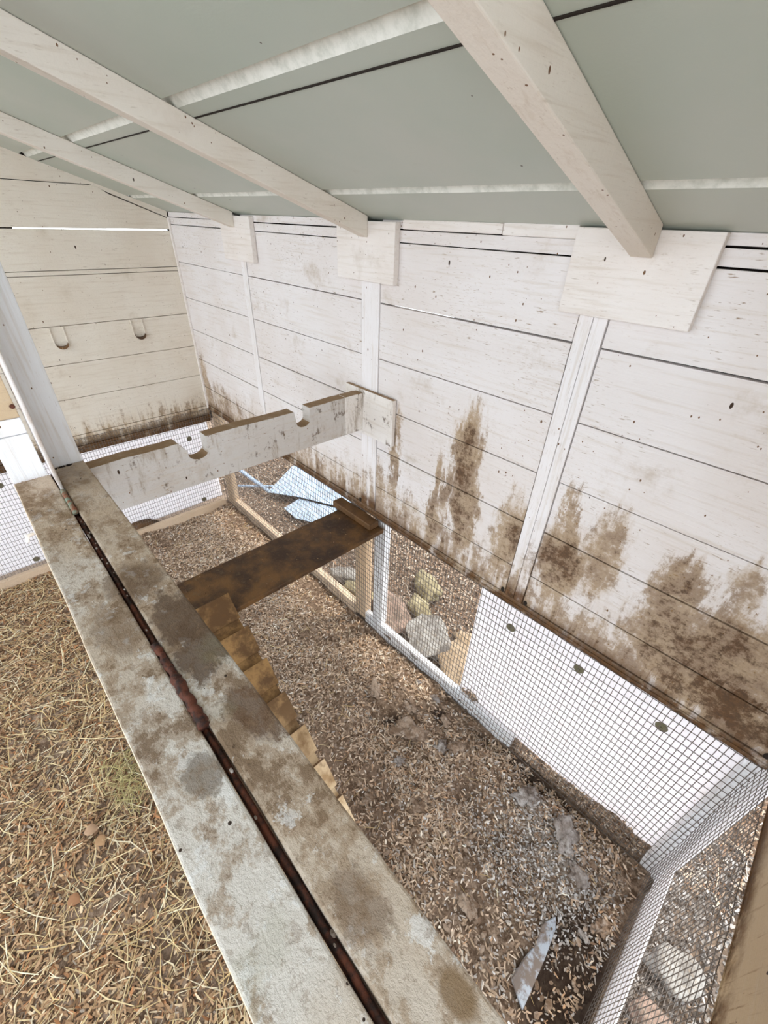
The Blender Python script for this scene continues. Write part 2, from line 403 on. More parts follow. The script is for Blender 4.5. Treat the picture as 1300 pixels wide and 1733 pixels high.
b_ = obj('added_gap_backing', bm, 'backing', wall)
# bottom plank of the long wall, with a dirty upper lip
bm = bmesh.new()
box(bm, 0, XE, -.004, .03, ZB, .7215)
box(bm, 0, XE, -.007, -.002, .702, .708)
struct(obj('trim_1', bm, 'wall', bevel=.0015))
# top plate split in two lengths
boxobj('trim_2', (1.665, 1.985, -.003, .015, 1.7005, 1.7225), 'gusset').__setitem__('kind', 'structure')
boxobj('trim_3', (1.988, 2.168, -.005, .015, 1.699, 1.7235), 'gusset').__setitem__('kind', 'structure')

# far end wall, its boards running along y
bm = bmesh.new()
ez = [.615, .655, .687, .715, .908, 1.078, 1.252, 1.463, 1.482, 1.645, 1.81]
YL = -2.3
for i in range(len(ez) - 1):
    z0 = ez[i] + (.0014 if i else 0); z1 = ez[i + 1] - .0014
    if abs(ez[i + 1] - 1.645) < .001: z1 -= .0025
    if i in (0, 2): xo = .004
    elif ez[i] == 1.645: xo = 0
    else: xo = random.uniform(-.002, .001)
    box(bm, -.018, xo, YL, -.3 if ez[i] == 1.645 else 0, z0, z1)
# top piece follows the roof slope
prism(bm, [(YL, 1.8115), (-.32, 1.8115), (-.25, 1.785), (-.006, 1.697), (-.006, 1.724), (YL, roofz(YL))], 'x', -.018, -.001)
prism(bm, [(-.30, 1.8085), (-.255, 1.781), (-.006, 1.693), (-.006, 1.648), (-.30, 1.648)], 'x', -.018, .0)
wb = struct(obj('wall_back', bm, 'end'))
bm = bmesh.new()
box(bm, -.026, -.019, YL, .02, .62, 1.636); 
box(bm, -.026, -.019, -.012, .02, 1.636, 1.652); box(bm, -.026, -.019, YL, -.66, 1.636, 1.652)
prism(bm, [(YL, 1.652), (.02, 1.652), (.02, 1.72), (YL, roofz(YL) - .004)], 'x', -.026, -.019)  # added backing again, with a slit left open for daylight
prism(bm, [(-.60, roofz(-.60) - .01), (-.5, roofz(-.5) - .01), (-.515, roofz(-.515) + .004), (-.535, roofz(-.535) + .018), (-.556, roofz(-.556) + .018)], 'x', -.026, -.010)  # added filler closing the rib opening to the sky
obj('added_gap_backing', bm, 'backing', wb)
# corner strip
boxobj('trim_4', (0, .012, -.012, 0, .70, 1.70), 'gusset').__setitem__('kind', 'structure')

# near gable wall (mostly beyond the right edge of the view)
bm = bmesh.new()
zs = [.742, .752, .760, .955, 1.12, 1.29, 1.46, 1.63]
for i in range(len(zs) - 1):
    box(bm, XE + (.0 if i else .004), XE + .02, -.74, -.0, zs[i] + .0012, zs[i + 1] - .0012)
prism(bm, [(-.74, 1.632), (0, 1.632), (0, 1.72), (-.74, roofz(-.74))], 'x', XE, XE + .02)
box(bm, XE + .001, XE + .02, -2.3, -.742, .742, .80)
wf = struct(obj('wall_front', bm, 'near'))

# roof sheet with pressed ribs
prof = []
def rib(y): return [(y - .014, 0), (y - .008, .015), (y - .001, .015), (y + .014, 0)]
ys = []
for y, dz in [(.5, 0)] + [p for r in (-.165, -.535, -.905, -1.275, -1.645, -2.015) for p in rib(r)[::-1]] + [(-2.4, 0)]:
    prof.append((y, roofz(y) + dz))
bm = bmesh.new()
for (a, b) in zip(prof, prof[1:]):
    n = 24
    for k in range(n):
        x0 = -.2 + 3.35 * k / n; x1 = -.2 + 3.35 * (k + 1) / n
        bm.faces.new([bm.verts.new(p) for p in ((x0, a[0], a[1]), (x1, a[0], a[1]), (x1, b[0], b[1]), (x0, b[0], b[1]))])
bmesh.ops.remove_doubles(bm, verts=bm.verts, dist=.0005)
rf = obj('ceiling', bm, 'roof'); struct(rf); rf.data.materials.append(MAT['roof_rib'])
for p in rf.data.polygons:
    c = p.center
    if c.z - roofz(c.y) > .004: p.material_index = 1  # rib faces take the painted-in light
so = rf.modifiers.new('thick', 'SOLIDIFY'); so.thickness = .002; so.offset = 1
# lapped edge of the sheet above: the thin dark seam
bm = bmesh.new()
prism(bm, [(-.488, roofz(-.488) - .0015), (-.4905, roofz(-.4905) - .0015), (-.4905, roofz(-.4905) + .001), (-.488, roofz(-.488) + .001)], 'x', -.19, 3.1)
obj('lap_seam', bm, 'dark', rf)

# rafters
def rafter(x0, x1, zb0, label, y_end=-.022, y_far=-2.25, depth=.052):
    bm = bmesh.new(); n = 16
    rings = []
    for k in range(n + 1):
        y = y_end + (y_far - y_end) * k / n
        zt = roofz(y) - .0005; zb = zt - depth
        dx = .0015 * mnoise.noise(Vector((y * 2, x0 * 7, 0)))
        rings.append([bm.verts.new(p) for p in ((x0 + dx, y, zb), (x1 + dx, y, zb), (x1 + dx, y, zt), (x0 + dx, y, zt))])
    for A, B in zip(rings, rings[1:]):
        for q in range(4): bm.faces.new((A[q], A[(q + 1) % 4], B[(q + 1) % 4], B[q]))
    bm.faces.new(rings[0][::-1]); bm.faces.new(rings[-1])
    o = obj('rafter', bm, 'rafter', bevel=.002, origin=((x0 + x1) / 2, y_end, roofz(y_end) - depth))
    tag(o, label, 'roof beam', 'sloping rafters under the metal roof', 'thing')
rafter(2.289, 2.329, 0, 'thick white rafter nearest the viewer, ending on the widest gusset plate')
rafter(1.507, 1.543, 0, 'white middle rafter ending on the gusset plate above the notched roost board')
rafter(.690, .730, 0, 'slender white rafter closest to the end wall, ending on the farthest gusset plate')

# gusset plates
def plate(d, label, tw=0):
    o = boxobj('gusset_plate', d, 'gusset', bevel=.002)
    o.rotation_euler.y = tw
    tag(o, label, 'wooden plate', 'square plates below the rafter ends', 'thing')
plate((2.172, 2.430, -.020, -.0005, 1.566, 1.7205), 'wide speckled white wooden plate under the end of the thickest rafter')
plate((1.395, 1.655, -.0215, -.0005, 1.562, 1.7165), 'white square wooden plate under the middle rafter with a dark chip mark')
plate((.600, .850, -.0215, -.0005, 1.560, 1.7165), 'pale wooden plate under the slender rafter near the end wall')

# studs
def stud(x0, x1, zt, label, mid=None):
    e = empty('wall_stud', ((x0 + x1) / 2, 0, ZB), label, 'wall post', 'vertical studs of the long board wall')
    e['kind'] = 'thing'
    xs = [x0, x1] if mid is None else [x0, mid, x1]
    for a, b in zip(xs, xs[1:]):
        bm = bmesh.new(); box(bm, a + .0008, b - .0008, -.0035 - (.001 if a != x0 else 0), .018, .722, zt)
        obj('stud_face', bm, 'stud', e, .001)
stud(.705, .748, 1.558, 'white vertical stud closest to the end wall, below the farthest gusset plate')
stud(1.4935, 1.579, 1.560, 'white vertical stud that meets the notched roost board')
stud(2.2145, 2.278, 1.565, 'double white stud with stained foot below the widest gusset plate', 2.247)

# pole cups cut into the end wall
def cup(y, label):
    e = empty('roost_pole_cup', (0, y, 1.16), label, 'pole holder', 'U shaped pole holders on the end wall')
    w = .026
    arc = [(y + w * math.cos(a), 1.178 + w * math.sin(a)) for a in [math.pi + math.pi * k / 10 for k in range(11)]]
    outer = [(y - w - .004, 1.25)] + [(y + (w + .004) * math.cos(a), 1.178 + (w + .005) * math.sin(a)) for a in [math.pi + math.pi * k / 10 for k in range(11)]] + [(y + w + .004, 1.25)]
    bm = bmesh.new(); inner = [(y - w, 1.25)] + arc + [(y + w, 1.25)]
    # thin raised lip following the U
    for (a0, a1), (b0, b1) in zip(zip(outer, outer[1:]), zip(inner, inner[1:])):
        prism(bm, [a0, a1, b1, b0], 'x', .0, .009)
    obj('lip', bm, 'end', e)
    # scooped shelf at the bottom of the U; its dark brown stands in for recess shade
    bm = bmesh.new()
    arc2 = [(y + w * math.cos(a), 1.178 + w * math.sin(a)) for a in [math.pi + math.pi * k / 10 for k in range(11)]]
    top = [(y + w * math.cos(a), 1.176 + .5 * w * math.sin(a) ) for a in [2 * math.pi - math.pi * k / 10 for k in range(11)]]
    prism(bm, arc2 + top[1:-1], 'x', .0005, .024)
    obj('cup_rest', bm, 'brown2', e)
cup(-.645, 'U shaped pole holder on the end wall closer to the white post')
cup(-.285, 'U shaped pole holder on the end wall closer to the long wall')

# ------------------------------------------------------------------ rail, posts, slot
ZR = 1.225
def wavy_board(x0, x1, y0, y1, z0, z1, name, mat, parent, cut=0):
    bm = bmesh.new(); n = 60; rings = []
    for k in range(n + 1):
        x = x0 + (x1 - x0) * k / n
        w = .0015 * mnoise.noise(Vector((x * 9, y0 * 13, 0))); w2 = .0012 * mnoise.noise(Vector((x * 17, y1 * 13, 5)))
        rings.append([bm.verts.new(p) for p in ((x + cut * 0, y0 + w, z0), (x, y1 + w2, z0), (x, y1 + w2, z1), (x, y0 + w, z1))])
    for A, B in zip(rings, rings[1:]):
        for q in range(4): bm.faces.new((A[q], A[(q + 1) % 4], B[(q + 1) % 4], B[q]))
    bm.faces.new(rings[0][::-1]); bm.faces.new(rings[-1])
    return obj(name, bm, mat, parent, .003, origin=None if parent else ((x0 + x1) / 2, (y0 + y1) / 2, z0))
o = wavy_board(1.535, XE - .005, -1.030, -.9635, ZR - .04, ZR, 'divider_rail', 'bench1', None)
rail1 = o
tag(o, 'weathered grey-white rail board on the straw side of the rusty slot', 'board', 'paired rail boards of the divider', 'thing')
o.data.materials.append(MAT['bench_edge'])
for p in o.data.polygons:
    if p.normal.y < -.8: p.material_index = 1  # straw-side face takes the paler edge colour
o2 = wavy_board(1.505, XE - .005, -.9535, -.8905, ZR - .04, ZR, 'divider_rail', 'bench2', None)
tag(o2, 'weathered grey-white rail board on the perch board side of the rusty slot', 'board', 'paired rail boards of the divider', 'thing')
# rusty track lying in the slot
e = empty('slot_track', (2.2, -.9585, ZR - .02), 'rusty metal track lying in the slot between the two rail boards', 'track')
bm = bmesh.new(); box(bm, 1.51, XE - .01, -.9625, -.9545, ZR - .02, ZR - .012)
obj('track_floor', bm, 'rust', e)
bm = bmesh.new()
pts = [(1.75 + .02 * k, -.9585 + .0006 * math.sin(k * 1.7), ZR - .009 + .001 * math.sin(k * 2.3)) for k in range(59)]
tube(bm, pts, [.0026 + .0009 * random.random() for _ in pts], 8)
obj('rod', bm, 'rust', e, smooth=True)
bm = bmesh.new()
pts = [(2.165 + .004 * k, -.9583 + .0012 * random.uniform(-1, 1), ZR - .0005 + .0012 * random.uniform(-1, 1)) for k in range(40)]
tube(bm, pts, [.0036 + .0022 * random.random() + (.0018 if k > 16 else 0) for k in range(40)], 10)
obj('hinge_barrel', bm, 'rust', e, smooth=True)
bm = bmesh.new()
pts = [(1.634 + .009 * k, -.959 + .0006 * math.sin(k * 2), ZR + .0005) for k in range(13)]
tube(bm, pts, [.0042 + .0014 * random.random() for _ in pts], 10)
tag(obj('hinge_barrel', bm, 'verdigris', e, smooth=True), 'green corroded end of the hinge')
bm = bmesh.new()
for k in range(26):
    x = random.choice([random.uniform(1.76, 2.16), random.uniform(2.33, 2.9)]); y = -.9585 + random.uniform(-.003, .003)
    bmesh.ops.create_icosphere(bm, subdivisions=1, radius=random.uniform(.001, .0024), matrix=Matrix.Translation((x, y, ZR - .005 + random.uniform(0, .004))) @ Matrix.Diagonal((1.8, 1, .7, 1)))
tag(obj('paint_flakes', bm, 'clodw', e), 'white droppings and paint flakes caught in the slot', kind='stuff')

# posts
o = boxobj('divider_post', (1.452, 1.512, -.9555, -.8925, ZR, roofz(-.8925) - .055 + .05), 'post')
tag(o, 'tall cool-white post standing at the end of the divider rail', 'post', 'posts of the divider', 'thing')
e = empty('divider_post', (1.51, -1.0, ZR), 'short-seen white post beside the plastic strip, on the straw side', 'post', 'posts of the divider')
e['kind'] = 'thing'
bm = bmesh.new(); box(bm, 1.47, 1.537, -1.030, -.968, ZR, 1.325); box(bm, 1.47, 1.5355, -1.030, -.968, 1.326, 1.36)
obj('post_foot', bm, 'post', e, .002)
bm = bmesh.new(); box(bm, 1.47, 1.536, -1.030, -.968, 1.361, roofz(-1.03) - .01)
tag(obj('post_shaft', bm, 'near', e, .002), 'dirty tan upper part')
bm = bmesh.new(); bmesh.ops.create_icosphere(bm, subdivisions=2, radius=.005, matrix=Matrix.Translation((1.537, -.972, 1.385)))
tag(obj('bolt_head', bm, 'rust', e, smooth=True), 'rusty bolt head')
e = empty('plastic_strip', (1.57, -.96, ZR), 'narrow white plastic strip standing upright in the slot beside the tall white post', 'plastic strip')
bm = bmesh.new(); box(bm, 1.50, 1.632, -.9605, -.9565, ZR - .008, 2.0)
obj('strip_web', bm, 'plastic', e, .0008)
bm = bmesh.new(); tube(bm, [(1.633, -.9585, ZR - .006), (1.633, -.9585, 2.0)], .0032, 8)
obj('strip_bead', bm, 'plastic', e, smooth=True)
# thin aluminium lip at the post foot: small dark crumbs
bm = bmesh.new()
for k in range(34):
    bmesh.ops.create_icosphere(bm, subdivisions=1, radius=random.uniform(.001, .0022), matrix=Matrix.Translation((1.514 + random.uniform(0, .006), random.uniform(-.95, -.915), ZR + .001)))
tag(obj('crumbs', bm, 'dark', None), 'dark crumbs along the foot of the tall white post', 'debris', kind='stuff')

# ------------------------------------------------------------------ notched roost board
e = empty('roost_board', (1.5, -.5, 1.07), 'dusty white roost board with two U notches spanning from the rail to the long wall', 'board')
def notch(yc, w=.029, zt=1.207, zb=1.146, slant=.02):
    pts = [(yc - w - slant, zt), (yc - w, zt - .028)]
    for k in range(1, 12):
        a = math.pi + math.pi * k / 12
        pts.append((yc + w * math.cos(a), zb + w * .75 + w * .75 * math.sin(a)))
    pts.append((yc + w, zt))
    return pts
top = [(-.8904, 1.205)] + [(-.80, 1.208), (-.74, 1.206)] + notch(-.628) + [(-.5, 1.2085), (-.4, 1.206)] + notch(-.277, .027, 1.206, 1.148, .006) + [(-.15, 1.208), (-.021, 1.207)]
poly = top + [(-.021, 1.068), (-.889, 1.072)]
bm = bmesh.new()
def toplim(y):
    P = [p for p in top]
    for (a, za), (b, zb) in zip(P, P[1:]):
        if b > a and a <= y <= b: return za + (zb - za) * (y - a) / (b - a)
    return 1.207
ysamp = sorted(set([round(p[0], 5) for p in top] + [round(-.889 + .01 * k, 5) for k in range(87)] + [-.8895]))
ysamp = [y for y in ysamp if y <= -.0214]
rings = []
for y in ysamp:
    zt = toplim(y) + .0012 * mnoise.noise(Vector((y * 40, 3, 0))); zb = 1.071 - .003 * (y + .889)
    rings.append([bm.verts.new(p) for p in ((1.478, y, zb), (1.520, y, zb), (1.520, y, zt), (1.478, y, zt))])
for A, B in zip(rings, rings[1:]):
    for q in range(4): bm.faces.new((A[q], A[(q + 1) % 4], B[(q + 1) % 4], B[q]))
bm.faces.new(rings[0][::-1]); bm.faces.new(rings[-1])
obj('board', bm, 'notched', e)
boxobj('end_plate', (1.425, 1.676, -.021, -.0045, 1.052, 1.222), 'notch_plate', e)
bm = bmesh.new(); box(bm, 1.4835, 1.5215, -.10, -.0215, 1.070, 1.209)
tag(obj('end_block', bm, 'notch_plate', e, .0015), 'cleaner white end block by the wall')

# ------------------------------------------------------------------ dark perch board, cleat, ramp
e = empty('perch_board', (1.52, -.5, .64), 'wide dark brown soiled board crossing from under the rail to the long wall', 'board')
bm = bmesh.new(); n = 40; rings = []
for k in range(n + 1):
    y = -1.02 + 1.015 * k / n; w = .003 * mnoise.noise(Vector((y * 6, 1, 0)))
    rings.append([bm.verts.new(p) for p in ((1.402 + w, y, .640), (1.640 + w * .5, y, .640), (1.640 + w * .5, y, .660), (1.402 + w, y, .660))])
for A, B in zip(rings, rings[1:]):
    for q in range(4): bm.faces.new((A[q], A[(q + 1) % 4], B[(q + 1) % 4], B[q]))
bm.faces.new(rings[0][::-1]); bm.faces.new(rings[-1])
obj('board', bm, 'brown', e, .003)
boxobj('ledger', (1.365, 1.612, -.060, -.0085, .6605, .689), 'brown2', e, .004)
bm = bmesh.new()
for k in range(70):
    x, y = random.uniform(1.41, 1.63), random.uniform(-.95, -.07)
    bmesh.ops.create_icosphere(bm, subdivisions=1, radius=random.uniform(.0015, .0035), matrix=Matrix.Translation((x, y, .661)) @ Matrix.Diagonal((1.5, 1, .6, 1)))
tag(obj('caked_droppings', bm, 'brown2', e), 'caked specks on the board', kind='stuff')

e = empty('ramp', (1.66, -.82, 0), 'stepped ochre wooden ramp going down under the rail from the dark perch board', 'ramp')
RX = lambda x: .638 - .70 * (x - 1.655)
bm = bmesh.new()
prism(bm, [(1.645, RX(1.645) - .0), (2.55, RX(2.55)), (2.55, RX(2.55) - .022), (1.645, RX(1.645) - .022)], 'y', -.97, -.672)
obj('ramp_board', bm, 'ramp', e, .002)
for xc in (1.66, 1.762, 1.858, 1.955, 2.05, 2.145, 2.238, 2.332, 2.426):
    bm = bmesh.new(); s = math.hypot(1, .7); ux, uz = 1 / s, -.7 / s; nx, nz = .7 / s, 1 / s
    def P(a, b): return (xc + a * ux + b * nx, RX(xc) + a * uz + b * nz)
    jj = random.uniform(-.004, .006)
    prism(bm, [P(-.088, .0008), P(.0, .0008), P(.0, .003), P(-.088, .026)], 'y', -.97 + jj, -.668 + jj)
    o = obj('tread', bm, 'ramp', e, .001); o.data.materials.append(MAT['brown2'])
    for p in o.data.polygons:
        if p.normal.x < -.6: p.material_index = 1  # dark uphill faces stand in for the shadow bands between treads

# ------------------------------------------------------------------ hardware cloth
def cloth(name, O, U, V, lu, lv, pu, pv, r, label, jit=.0012, normal=None, parent=None):
    """wires of a welded mesh: O origin, U and V unit directions, lu/lv lengths, pu/pv pitches."""
    O, U, V = map(lambda a: np.array(a, float), (O, U, V)); N = np.cross(U, V)
    vs, fs = [], []
    base = 0
    ph = RNG.uniform(0, 6.28, 6)
    def warp(a, b):
        n = .0022 * np.sin(a * 7 + ph[0]) * np.sin(b * 9 + ph[1]) + .0009 * np.sin(a * 31 + ph[2] + b * 13)
        return n
    def wire(s0, s1, fixed, along):
        nonlocal base
        k = max(2, int(abs(s1 - s0) / .045) + 1)
        s = np.linspace(s0, s1, k)
        w = RNG.normal(0, jit * .35, k) * (1 if jit else 0)
        off = RNG.normal(0, jit * .5)
        if along == 'u': a, b = s, fixed + off + w
        else: a, b = fixed + off + w, s
        c = O + np.outer(a, U) + np.outer(b, V) + np.outer(warp(a, b), N)
        A = V if along == 'u' else U
        sq = [(-r, -r), (r, -r), (r, r), (-r, r)]
        ring = np.stack([c + p * A + q * N for p, q in sq], 1)  # k,4,3
        vs.append(ring.reshape(-1, 3))
        idx = base + np.arange(k * 4).reshape(k, 4)
        for q in range(4):
            qn = (q + 1) % 4
            fs.append(np.stack([idx[:-1, q], idx[:-1, qn], idx[1:, qn], idx[1:, q]], 1))
        base += k * 4
    for u in np.arange(pu * .5, lu, pu): wire(0, lv, u, 'v')
    for v in np.arange(0, lv + 1e-6, pv): wire(0, lu, v, 'u')
    o = raw_mesh(name, np.concatenate(vs), np.concatenate(fs).ravel(), 4, 'wire')
    return tag(o, label, 'wire mesh', 'wire mesh skirts around the bottom', 'thing')
PU, PV = .0145, .0145
cloth('wire_mesh', (0.0, -.006, -.005), (1, 0, 0), (0, 0, 1), XE - .004, .70, PU, .0290 / 1, .00085, 'long fine wire mesh below the long board wall, running corner to corner')
cloth('wire_mesh', (.006, 0, .0), (0, -1, 0), (0, 0, 1), 2.1, .70, PU, .0290, .00085, 'fine wire mesh under the end wall with the pole holders, in front of white panels')
cloth('wire_mesh', (XE - .006, 0, -.005), (0, -1, 0), (0, 0, 1), 2.1, .76, PU, .0290, .0006, 'wire mesh under the tan boarded gable, closest to the viewer')

# ------------------------------------------------------------------ skirting frame and panels outside the mesh
def panel(name, d, washers, label, axis='y', chips=True):
    og = ((d[0] + d[1]) / 2, (d[2] + d[3]) / 2, d[4])
    e = empty(name, og, label, 'panel', 'white translucent panels behind the mesh')
    bm = bmesh.new(); box(bm, *d); obj('sheet', bm, 'panel', e)
    for a, z in washers:
        bm = bmesh.new()
        if axis == 'y': c = (a, d[2] - .002, z); rot = Matrix.Rotation(math.pi / 2, 4, 'X')
        else: c = (d[1] + .002, a, z); rot = Matrix.Rotation(math.pi / 2, 4, 'Y')
        bmesh.ops.create_cone(bm, cap_ends=True, segments=20, radius1=.0165, radius2=.0145, depth=.003, matrix=Matrix.Translation(c) @ rot)
        bmesh.ops.create_cone(bm, cap_ends=True, segments=8, radius1=.004, radius2=.0035, depth=.009, matrix=Matrix.Translation(c) @ rot)
        obj('washer', bm, 'washer', e)
panel('skirt_panel', (2.115, 2.902, .030, .034, .035, .655), [(2.255, .562), (2.497, .582), (2.741, .575)], 'white plastic panel with three washers behind the long mesh near the corner')
panel('skirt_panel', (-.040, -.036, -1.03, -.02, .03, .62), [(-.153, .515), (-.153, .05), (-.75, .5)], 'white panel low on the end wall, seen below the notched roost board', 'x')
panel('skirt_panel', (-.040, -.036, -2.2, -1.04, .03, .62), [(-1.143, .055), (-1.126, .538), (-1.6, .5)], 'white panel low on the end wall, beyond the straw side of the rail', 'x')
def framepiece(name, d, mat, label, cat='frame board', group='frame timbers of the mesh skirt', bevel=.002):
    return tag(boxobj(name, d, mat, None, bevel), label, cat, group, 'thing')
framepiece('corner_stake', (.015, .125, .004, .034, -.04, .70), 'tanpost', 'pale tan corner stake where the two far mesh skirts meet', 'stake')
framepiece('support_stake', (1.442, 1.520, .004, .045, .0, .688), 'tanpost', 'tan wooden upright outside the mesh by the end of the dark perch board', 'stake')
framepiece('support_stake', (1.567, 1.632, .010, .045, .0, .688), 'whiterail', 'bright white wooden upright outside the mesh beside the tan one', 'stake')
framepiece('bottom_rail', (.126, 1.441, .002, .038, -.03, .050), 'tanrail', 'tan bottom rail outside the mesh between corner stake and tan upright', 'rail')
framepiece('bottom_rail', (1.521, 2.40, .002, .029, -.03, .060), 'whiterail', 'whitewashed bottom rail outside the mesh below the stones and the washer panel', 'rail')
framepiece('bottom_rail', (.012, .040, -2.1, -.03, -.03, .036), 'tanrail', 'tan bottom board along the foot of the end wall mesh', 'rail')
framepiece('corner_stake', (2.905, 2.97, .0, .05, -.03, .72), 'whiterail', 'white corner stake at the near corner of the mesh', 'stake')
framepiece('corner_stake', (2.950, 2.955, -.055, -.001, .0, .72), 'panel', 'narrow white stake under the tan gable beside the corner', 'stake')
framepiece('bottom_rail', (2.950, 2.955, -2.1, -.0555, -.03, .175), 'panel', 'white bottom board outside the mesh under the tan gable', 'rail')

# ------------------------------------------------------------------ ground
VN = RNG.random((256, 256))
def vnoise(x, y, f):
    x = np.asarray(x) * f + 37.3; y = np.asarray(y) * f + 91.7
    xi = np.floor(x).astype(int); yi = np.floor(y).astype(int); u = x - xi; v = y - yi
    u = u * u * (3 - 2 * u); v = v * v * (3 - 2 * v)
    g = lambda a, b: VN[a % 256, b % 256]
    return (g(xi, yi) * (1 - u) + g(xi + 1, yi) * u) * (1 - v) + (g(xi, yi + 1) * (1 - u) + g(xi + 1, yi + 1) * u) * v - .5
def hsm(x, y):
    """ground height inside and out."""
    h = .010 * np.sin(x * 5.1 + 1) * np.sin(y * 6.3) + .006 * np.sin(x * 13 + y * 9) + .004 * np.sin(x * 29 - y * 23)
    def bump(cx, cy, sx, sy, a): return a * np.exp(-(((x - cx) / sx) ** 2 + ((y - cy) / sy) ** 2))
    h = h + bump(2.05, -.13, .16, .08, .03) + bump(2.62, -.15, .14, .08, .035) + bump(2.8, -.25, .1, .1, .02)
    h = h - bump(2.86, -.46, .06, .13, .07) - bump(2.0, -.26, .06, .04, .03) - bump(2.18, -.06, .2, .03, .015) - bump(2.5, -.03, .2, .03, .03)
    rough = 1 + 1.2 * np.exp(-(((x - 2.1) / .35) ** 2 + ((y + .25) / .25) ** 2)) + .8 * np.exp(-(((x - 2.7) / .25) ** 2 + ((y + .25) / .25) ** 2))
    rough = rough * np.where(y < -1., .6, 1)
    h = h + rough * (.020 * vnoise(x, y, 9) + .013 * vnoise(x, y, 24) + .008 * vnoise(x, y, 55))
    return h - .010
def ground_grid(name, x0, x1, y0, y1, res, mat, hf):
    nx = int((x1 - x0) / res) + 1; ny = int((y1 - y0) / res) + 1
    X, Y = np.meshgrid(np.linspace(x0, x1, nx), np.linspace(y0, y1, ny), indexing='ij')
    Z = hf(X, Y) + RNG.normal(0, .0016, X.shape)
    v = np.stack([X, Y, Z], -1).reshape(-1, 3)
    i = np.arange(nx * ny).reshape(nx, ny)
    f = np.stack([i[:-1, :-1], i[1:, :-1], i[1:, 1:], i[:-1, 1:]], -1).reshape(-1)
    return raw_mesh(name, v, f, 4, mat)
struct(ground_grid('floor', .0, 2.94, -2.2, .0, .011, 'soil', hsm))
hout = lambda x, y: .012 * np.sin(x * 4) * np.cos(y * 5) - .02 + 0 * x
def hout2(x, y):
    inside = (x > -.03) & (x < 2.98) & (y < .035) & (y > -2.15)
    return np.where(inside, -.15, hout(x, y))
g = ground_grid('ground', -3, 5.6, -5, 4, .04, 'soil_out', hout2); struct(g)

def litter(name, n, region, hf, lens, wids, palette, weights, tilt, zlift, label, cat, bend=.15, dens=None, curl=0):
    """flat flakes or straws lying every which way; uncountable."""
    x = RNG.uniform(region[0], region[1], n); y = RNG.uniform(region[2], region[3], n)
    if dens is not None:
        k = RNG.random(n) < dens(x, y); x, y = x[k], y[k]; n = len(x)
    L = RNG.uniform(*lens, n) * RNG.choice([.7, 1, 1.3], n); Wd = RNG.uniform(*wids, n)
    th = RNG.uniform(0, 2 * np.pi, n); ti = RNG.normal(0, tilt, n); ro = RNG.normal(0, tilt * 1.6, n)
    z = hf(x, y) + RNG.random(n) ** 1.5 * zlift + np.abs(np.sin(ti)) * L * .5
    u = np.stack([np.cos(th) * np.cos(ti), np.sin(th) * np.cos(ti), np.sin(ti)], 1)
    p = np.stack([-np.sin(th), np.cos(th), np.zeros(n)], 1)
    nn = np.cross(u, p); w = p * np.cos(ro)[:, None] + nn * np.sin(ro)[:, None]; nn = np.cross(u, w)
    c = np.stack([x, y, z], 1); bd = RNG.normal(0, bend, n)[:, None] * L[:, None]
    bz = np.abs(RNG.normal(0, curl, n))[:, None] * L[:, None] if curl else 0
    rows = []
    for s, ww in ((-.5, .55), (0., 1.), (.5, .45)):
        cc = c + u * (s * L[:, None]) + (w * bd + nn * bz) * (1 - 4 * s * s)
        rows += [cc - w * (Wd * ww * .5)[:, None], cc + w * (Wd * ww * .5)[:, None]]
    V = np.stack(rows, 1).reshape(-1, 3)
    b = (np.arange(n) * 6)[:, None]
    F = np.concatenate([b + np.array([0, 2, 3, 1]), b + np.array([2, 4, 5, 3])], 1).reshape(-1)
    pal = np.array([srgb(*q) for q in palette]); ci = RNG.choice(len(pal), n, p=np.array(weights) / sum(weights))
    C = pal[ci] * RNG.uniform(.75, 1.2, (n, 1)); C = np.repeat(np.clip(C, 0, 1), 6, 0)
    o = raw_mesh(name, V, F, 4, 'chips', C)
    return tag(o, label, cat, kind='stuff')
P_BR = [(206, 180, 154), (182, 156, 130), (226, 204, 180), (132, 106, 86), (246, 232, 214), (190, 180, 170), (204, 164, 128)]
P_OUT = [(164, 142, 124), (124, 102, 86), (198, 178, 156), (92, 74, 60), (216, 204, 190), (146, 116, 92)]
P_STR = [(236, 214, 166), (216, 188, 134), (246, 232, 198), (190, 162, 114)]
# brown side, mostly finer chips
litter('wood_chips', 88000, (.03, 2.92, -.99, -.01), hsm, (.006, .021), (.0025, .0075), P_BR, [5, 5, 3, 3, 1.2, 1.6, 1.2], .26, .005,
       'brown wood chips and crumbs covering the run floor between rail and long wall', 'wood chips', curl=.03, bend=.06,
       dens=lambda x, y: np.clip(.62 + 1.3 * vnoise(x, y, 7) + .5 * vnoise(x, y, 19), .2, 1) * np.where(np.hypot((x - 2.86) / .09, (y + .42) / .2) < 1, .25, 1))
litter('wood_chips', 50000, (.03, 2.6, -1.9, -.99), hsm, (.009, .026), (.003, .008), [(186, 150, 114), (156, 122, 90), (204, 172, 132), (120, 90, 66), (226, 202, 166), (160, 146, 130), (184, 130, 88)], [5, 4, 5, 3, 2, .8, 2.0], .26, .007,
       'golden brown wood chips covering the floor on the straw side of the rail', 'wood chips', curl=.05, bend=.08,
       dens=lambda x, y: np.clip(.75 + 1.1 * vnoise(x, y, 8), .25, 1))
litter('grey_crumbs', 26000, (2.1, 2.92, -.62, -.01), hsm, (.004, .012), (.003, .008),
       [(188, 182, 176), (160, 150, 140), (122, 108, 96), (224, 220, 216), (96, 78, 62)], [4, 3, 2, 4, 2], .35, .008,
       'ash grey crumbs mixed with chips in the near corner by the mesh', 'debris', curl=.03, bend=.05,
       dens=lambda x, y: np.clip(1.1 - np.hypot((x - 2.68) / .3, (y + .24) / .22), 0.05, 1) * .9)
